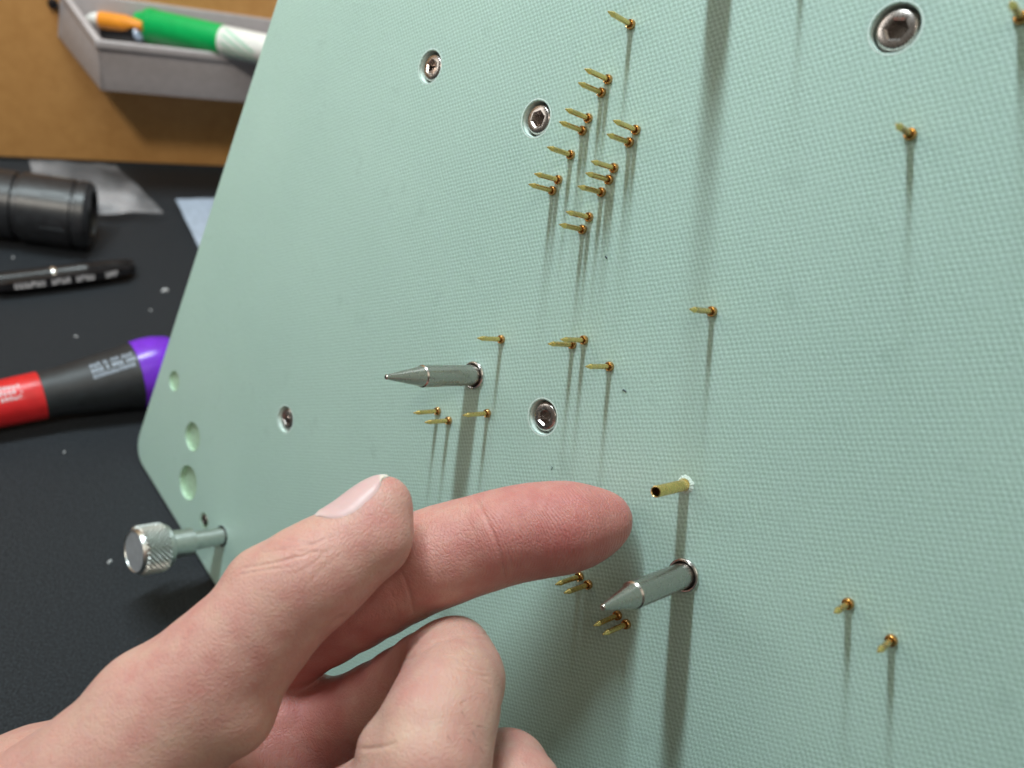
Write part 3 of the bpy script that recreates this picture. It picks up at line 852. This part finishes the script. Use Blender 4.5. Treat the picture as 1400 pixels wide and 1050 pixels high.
hv = hv.astype(np.float32)
hq = hq[(hq >= 0).all(1)]
# subdivide once (Catmull-Clark through a modifier), then push back to the surface and add skin folds
me = bpy.data.meshes.new('tmp'); me.from_pydata(hv.tolist(), [], hq.tolist()); me.update()
tmp = link(bpy.data.objects.new('tmp', me)); sm = tmp.modifiers.new('s', 'SUBSURF'); sm.levels = 1; sm.render_levels = 1
bpy.context.view_layer.update()
me2 = bpy.data.meshes.new_from_object(tmp.evaluated_get(bpy.context.evaluated_depsgraph_get()))
bpy.data.objects.remove(tmp)
nv = len(me2.vertices); co = np.empty(nv * 3, np.float32); me2.vertices.foreach_get('co', co); co = co.reshape(-1, 3)
nrm = np.empty(nv * 3, np.float32); me2.vertices.foreach_get('normal', nrm); nrm = nrm.reshape(-1, 3)
# image position of every vertex of the hand, used only to lay out creases and blush on the skin, hollow shade included
px = co[:, 0] / co[:, 2] * F + 700; py = co[:, 1] / co[:, 2] * F + 525
dI = chain_d(co, CH['I']); dT = chain_d(co, CH['T'], 0.14); dM = chain_d(co, CH['M']); dR = chain_d(co, CH['R'])
mI = (dI < dT) & (dI < dM) & (dI < 0.25); mT = (dT <= dI) & (dT < dM); mM = (dM < dI) & (dM < dT) & (dM <= dR)
def line_d(p0, p1, bow=0.0):
    """signed distance (cm) of skin points from a crease drawn between two skin points, with its end fade"""
    z = 14.0; p0, p1 = np.array(p0, float), np.array(p1, float); d_ = p1 - p0; L = np.hypot(*d_); d_ /= L
    t = ((px - p0[0]) * d_[0] + (py - p0[1]) * d_[1]) / L
    s = -(px - p0[0]) * d_[1] + (py - p0[1]) * d_[0] - bow * 4 * t * (1 - t)
    fade = np.clip(t / 0.2, 0, 1) * np.clip((1 - t) / 0.2, 0, 1)
    return s * z / F, fade
disp = np.zeros(nv, np.float32)
front = np.clip(-nrm[:, 2] * 2, 0, 1)
def crease(p0, p1, depth, w, mask, bow=0.0):
    global disp
    s, f_ = line_d(p0, p1, bow); disp -= (depth * np.exp(-(s / w) ** 2) * f_ * mask).astype(np.float32)
mIf = mI * front; mTf = mT * 1.0; mMf = mM * 1.0
crease((640, 668), (693, 806), .030, .030, mIf, -10)       # distal joint crease
crease((650, 680), (705, 806), .010, .018, mIf, -12)
crease((628, 690), (668, 800), .007, .016, mIf, -6)
crease((545, 775), (566, 845), .020, .028, mIf, -4)        # proximal joint creases
crease((528, 800), (546, 855), .012, .022, mIf, -4)
for k in range(6):
    crease((584 + 7 * k, 792 - 6 * k), (636 + 3 * k, 776 - 5 * k), .005, .014, mIf, 3)
for (a, b_, dp) in (((322, 778), (438, 752), .035), ((350, 758), (440, 742), .022), ((378, 734), (430, 744), .02), ((318, 790), (400, 776), .02), ((385, 772), (470, 728), .016), ((400, 790), (455, 748), .014), ((420, 800), (466, 758), .014), ((370, 752), (455, 757), .014)):
    crease(a, b_, dp * 0.6, .024, mTf, random.uniform(-6, 6))
crease((478, 838), (432, 884), .03, .05, mTf, 6)
for k in range(9):
    x0 = 600 + random.uniform(0, 40); y0 = 858 + 8 * k
    crease((x0, y0 + random.uniform(-6, 6)), (672, y0 + 14 + random.uniform(-5, 8)), .013, .018, mMf, random.uniform(-5, 5))
crease((560, 880), (640, 866), .016, .03, mMf, 4); crease((545, 905), (600, 872), .016, .03, mMf, 5)
crease((486, 1024), (545, 1014), .028, .035, mMf, 3)
# low-frequency unevenness of flesh
def lump(p, k, seed):
    r_ = np.random.default_rng(seed); o_ = 0
    for _ in range(6):
        d_ = nz(r_.normal(size=3)) * k * r_.uniform(0.6, 1.6); o_ = o_ + np.sin(p @ d_.astype(np.float32) + r_.uniform(0, 6.28))
    return o_ / 6
disp += 0.012 * lump(co, 2.2, 1) + 0.006 * lump(co, 6, 2) + 0.003 * lump(co, 14, 4)
co2 = co + nrm * disp[:, None]
# skin blush attribute: 0 pale .. 1 red, with hollow shade painted in
sg = lambda x: 1 / (1 + np.exp(-x))
red = 0.35 + 0.13 * lump(co, 1.6, 5) + 0.10 * lump(co, 5, 6)
red += mI * (0.30 * sg((px - 690) / 45) + 0.14 + 0.22 * np.exp(-((px - 765) ** 2 / 60 ** 2 + (py - 735) ** 2 / 30 ** 2)))
red += mT * (0.10 * np.exp(-((px - 440) ** 2 + (py - 800) ** 2) / 70 ** 2) + 0.10 * sg((px - 470) / 40)) - mT * 0.22 * np.exp(-((px - 455) ** 2 + (py - 715) ** 2) / 40 ** 2)
red += mM * (-0.28 * np.exp(-((px - 545) ** 2 + (py - 990) ** 2) / 65 ** 2) + 0.18 * np.exp(-((px - 540) ** 2 + (py - 930) ** 2) / 35 ** 2))
hollow_shade = sg((co[:, 2] - 14.9) / 0.25) * sg((600 - px) / 25)  # redder palm skin, plus the hollow's dark red shade painted into the colour
red += (~mI & ~mT & ~mM) * 0.42 * hollow_shade + mM * 0.42 * hollow_shade * sg((550 - px) / 20)
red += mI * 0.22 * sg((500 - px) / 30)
ed = np.empty(len(me2.edges) * 2, np.int64); me2.edges.foreach_get('vertices', ed); ea, eb = ed[0::2], ed[1::2]
deg = np.bincount(ea, minlength=nv) + np.bincount(eb, minlength=nv)
for _ in range(70):
    red = 0.3 * red + 0.7 * (np.bincount(ea, red[eb], nv) + np.bincount(eb, red[ea], nv)) / np.maximum(deg, 1)
red = np.clip(red, 0, 1)
prox = np.clip((px - 640) / 60, 0, 1) * mI * front
aI = nz(INDEX[1][0] - INDEX[4][0]); idx_s = (co - INDEX[4][0]) @ aI
side = np.cross(aI, [0, 0, 1.]); idx_t = (co - INDEX[4][0]) @ nz(side)
me2.vertices.foreach_set('co', ((co2 @ R.T) + OFF).astype(np.float32).ravel())
for nm, arr in (('blush_shade', red), ('print_mask', prox), ('print_s', idx_s), ('print_t', idx_t)):
    at_ = me2.attributes.new(nm, 'FLOAT', 'POINT'); at_.data.foreach_set('value', np.asarray(arr, np.float32))
me2.update()
for p_ in me2.polygons: p_.use_smooth = True
me2.polygons.foreach_set('use_smooth', np.ones(len(me2.polygons), bool))

m, nt, b = new_mat('skin'); MAT['skin'] = m
def attr(nm):
    a = nt.nodes.new('ShaderNodeAttribute'); a.attribute_name = nm; return a.outputs['Fac']
vec = coords(nt)
mott = noise(nt, vec, 2.6, 5, 0.6)
fac = math_(nt, 'ADD', attr('blush_shade'), math_(nt, 'MULTIPLY_ADD', mott, 0.75, -0.36))
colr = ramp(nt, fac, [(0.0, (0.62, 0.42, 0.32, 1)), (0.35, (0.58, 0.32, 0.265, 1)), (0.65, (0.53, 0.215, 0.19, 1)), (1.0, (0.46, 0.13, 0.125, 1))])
pores = nt.nodes.new('ShaderNodeTexVoronoi'); pores.inputs['Scale'].default_value = 26; nt.links.new(vec, pores.inputs['Vector'])
vw = coords(nt, scale=(1, 1, 1))
fineN = noise(nt, vw, 20, 5, 0.65)
lines = nt.nodes.new('ShaderNodeTexVoronoi'); lines.feature = 'DISTANCE_TO_EDGE'; lines.inputs['Scale'].default_value = 13
wl = nt.nodes.new('ShaderNodeVectorMath'); wl.operation = 'MULTIPLY_ADD'
nw = nt.nodes.new('ShaderNodeTexNoise'); nw.inputs['Scale'].default_value = 3.0; nt.links.new(vec, nw.inputs['Vector'])
nt.links.new(nw.outputs['Color'], wl.inputs[0]); wl.inputs[1].default_value = (0.25, 0.25, 0.25)
nt.links.new(coords(nt, scale=(1.0, 0.55, 1.3)), wl.inputs[2]); nt.links.new(wl.outputs[0], lines.inputs['Vector'])
cells = math_(nt, 'MINIMUM', math_(nt, 'MULTIPLY', lines.outputs['Distance'], 5.0), 1.0)
hgt = math_(nt, 'MULTIPLY_ADD', pores.outputs['Distance'], 0.30, math_(nt, 'MULTIPLY_ADD', cells, 0.38, fineN))
ridge = math_(nt, 'SINE', math_(nt, 'MULTIPLY', math_(nt, 'ADD', math_(nt, 'ADD', attr('print_s'), math_(nt, 'MULTIPLY', math_(nt, 'MULTIPLY', attr('print_t'), attr('print_t')), 0.55)), math_(nt, 'MULTIPLY', noise(nt, vec, 2.0, 2), 0.22)), 112.0))
hgt = math_(nt, 'ADD', hgt, math_(nt, 'MULTIPLY', math_(nt, 'MULTIPLY', ridge, attr('print_mask')), 0.30))
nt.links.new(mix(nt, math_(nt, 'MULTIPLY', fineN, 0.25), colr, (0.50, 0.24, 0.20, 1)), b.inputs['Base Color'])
b.inputs['Subsurface Weight'].default_value = 0.55
b.inputs['Subsurface Radius'].default_value = (1.0, 0.36, 0.20)
b.inputs['Subsurface Scale'].default_value = 0.14
nt.links.new(math_(nt, 'MULTIPLY_ADD', fineN, 0.30, 0.28), b.inputs['Roughness'])
b.inputs['Specular IOR Level'].default_value = 0.42
bump(nt, b, hgt, 0.55, 0.022)
me2.materials.append(m)
hand = link(bpy.data.objects.new('hand', me2)); me2.name = 'hand'
tag(hand, 'bare hand with index finger pointing along the green plate', 'hand')

# thumbnail
m, nt, b = new_mat('nail'); MAT['nail'] = m
tn = nt.nodes.new('ShaderNodeAttribute'); tn.attribute_name = 'nail_s'
nt.links.new(ramp(nt, tn.outputs['Fac'], [(0.0, (0.74, 0.58, 0.54, 1)), (0.12, (0.62, 0.41, 0.40, 1)), (0.90, (0.60, 0.39, 0.38, 1)), (0.95, (0.72, 0.62, 0.54, 1))]), b.inputs['Base Color'])
b.inputs['Roughness'].default_value = 0.42; b.inputs['Subsurface Weight'].default_value = 0.2; b.inputs['Subsurface Scale'].default_value = 0.08
vv_ = coords(nt); bump(nt, b, noise(nt, vv_, 14, 3), 0.12, 0.01)
T0, T1 = P(474, 744, 13.65), P(531, 680, 13.9)
aT = nz(T1 - T0); Lt = np.linalg.norm(T1 - T0)
e1 = np.array([-0.66, -0.75, 0.0]); e1 = nz(e1 - (e1 @ aT) * aT); e2 = np.array([0, 0, -1.0]); e2 = nz(e2 - (e2 @ aT) * aT - (e2 @ e1) * e1)
ns, na_ = 26, 22
pts = []; sv = []
for i in range(ns + 1):
    s = i / ns
    half = 54 * math.sqrt(max(0.02, 1 - (max(0, 0.5 - s) / 0.5) ** 2)) * math.sqrt(1 - 0.75 * (max(0, s - 0.70) / 0.30) ** 2)
    for j in range(na_ + 1):
        q = 2 * j / na_ - 1
        th = math.radians(16 + half * q)
        ss = 0.02 + 1.24 * s - 0.14 * q * q * max(0, s - 0.5) * 2
        c0 = T0 + aT * Lt * ss
        pts.append((c0, math.cos(th) * e1 + math.sin(th) * e2)); sv.append(s)
c0 = np.array([a for a, _ in pts], np.float32); dd = np.array([d_ for _, d_ in pts], np.float32)
tt = np.full(len(pts), 1.6, np.float32)
for _ in range(40):
    tt -= np.clip(sdf(c0 + dd * tt[:, None]), -0.1, 0.25) * 0.8
q_ = np.tile(2 * np.arange(na_ + 1) / na_ - 1, ns + 1); s_ = np.array(sv)
lift = 0.030 + 0.012 * (1 - q_ ** 2) + 0.008 * np.clip((s_ - 0.8) / 0.2, 0, 1) - 0.040 * np.clip((np.abs(q_) - 0.62) / 0.38, 0, 1) ** 1.5 - 0.03 * np.clip((0.08 - s_) / 0.08, 0, 1)
top = c0 + dd * (tt + lift)[:, None]; bot = c0 + dd * (tt + lift - 0.045)[:, None]
V = [W(x) for x in top] + [W(x) for x in bot]; Fc = []
M_ = len(pts); w_ = na_ + 1
for lay in (0, M_):
    for i in range(ns):
        for j in range(na_): k = lay + i * w_ + j; Fc.append((k, k + 1, k + w_ + 1, k + w_))
rimi = [i * w_ for i in range(ns + 1)] + [ns * w_ + j for j in range(1, w_)] + [i * w_ + na_ for i in range(ns - 1, -1, -1)] + [j for j in range(na_ - 1, 0, -1)]
for a, b_ in zip(rimi, rimi[1:] + rimi[:1]): Fc.append((a, b_, b_ + M_, a + M_))
nail = mesh_obj('thumbnail', V, Fc, MAT['nail'], hand, smooth=True, sharp=70)
at_ = nail.data.attributes.new('nail_s', 'FLOAT', 'POINT'); at_.data.foreach_set('value', np.concatenate([s_, s_]).astype(np.float32))

# a few fine hairs on the curled finger and at the thumb's edge
def skin_hit(p):
    r_ = ray(p).astype(np.float32); tz = 11.0
    for _ in range(60):
        d_ = float(sdf((r_ * np.float32(tz))[None])[0]); tz += max(0.003, d_ * 0.8) if d_ > 0 else 0
        if d_ < 0.003: break
    return r_ * tz
m_hair = simple('hair', (0.06, 0.035, 0.022, 1), 0.5)
HV, HF = [], []
for (xa, ya), (xb, yb) in (((628, 962), (639, 958)), ((631, 973), (636, 981)), ((652, 993), (668, 996)), ((646, 1000), (652, 1014)), ((640, 1011), (650, 1022)), ((612, 1006), (618, 1016)), ((655, 1020), (662, 1032)), ((206, 872), (196, 860)), ((212, 866), (205, 852)), ((196, 880), (186, 872)), ((236, 850), (231, 840))):
    a = skin_hit((xa, ya)).astype(float); tip = at((xb, yb), a[2] - 0.06).astype(float); K = 6; base = len(HV)
    for i in range(K + 1):
        q = i / K; c = a * (1 - q) + tip * q + np.array([0, -0.02, -0.015]) * math.sin(math.pi * q); rr = 0.0045 * (1 - 0.8 * q)
        for j in range(4):
            an = j * math.pi / 2; HV.append(W(c + rr * np.array([math.cos(an) * 0.7, math.sin(an), math.cos(an) * 0.7])))
    for i in range(K):
        for j in range(4): HF.append((base + 4 * i + j, base + 4 * i + (j + 1) % 4, base + 4 * i + 4 + (j + 1) % 4, base + 4 * i + 4 + j))
tag(mesh_obj('hair', HV, HF, m_hair, hand, smooth=True), kind='stuff')
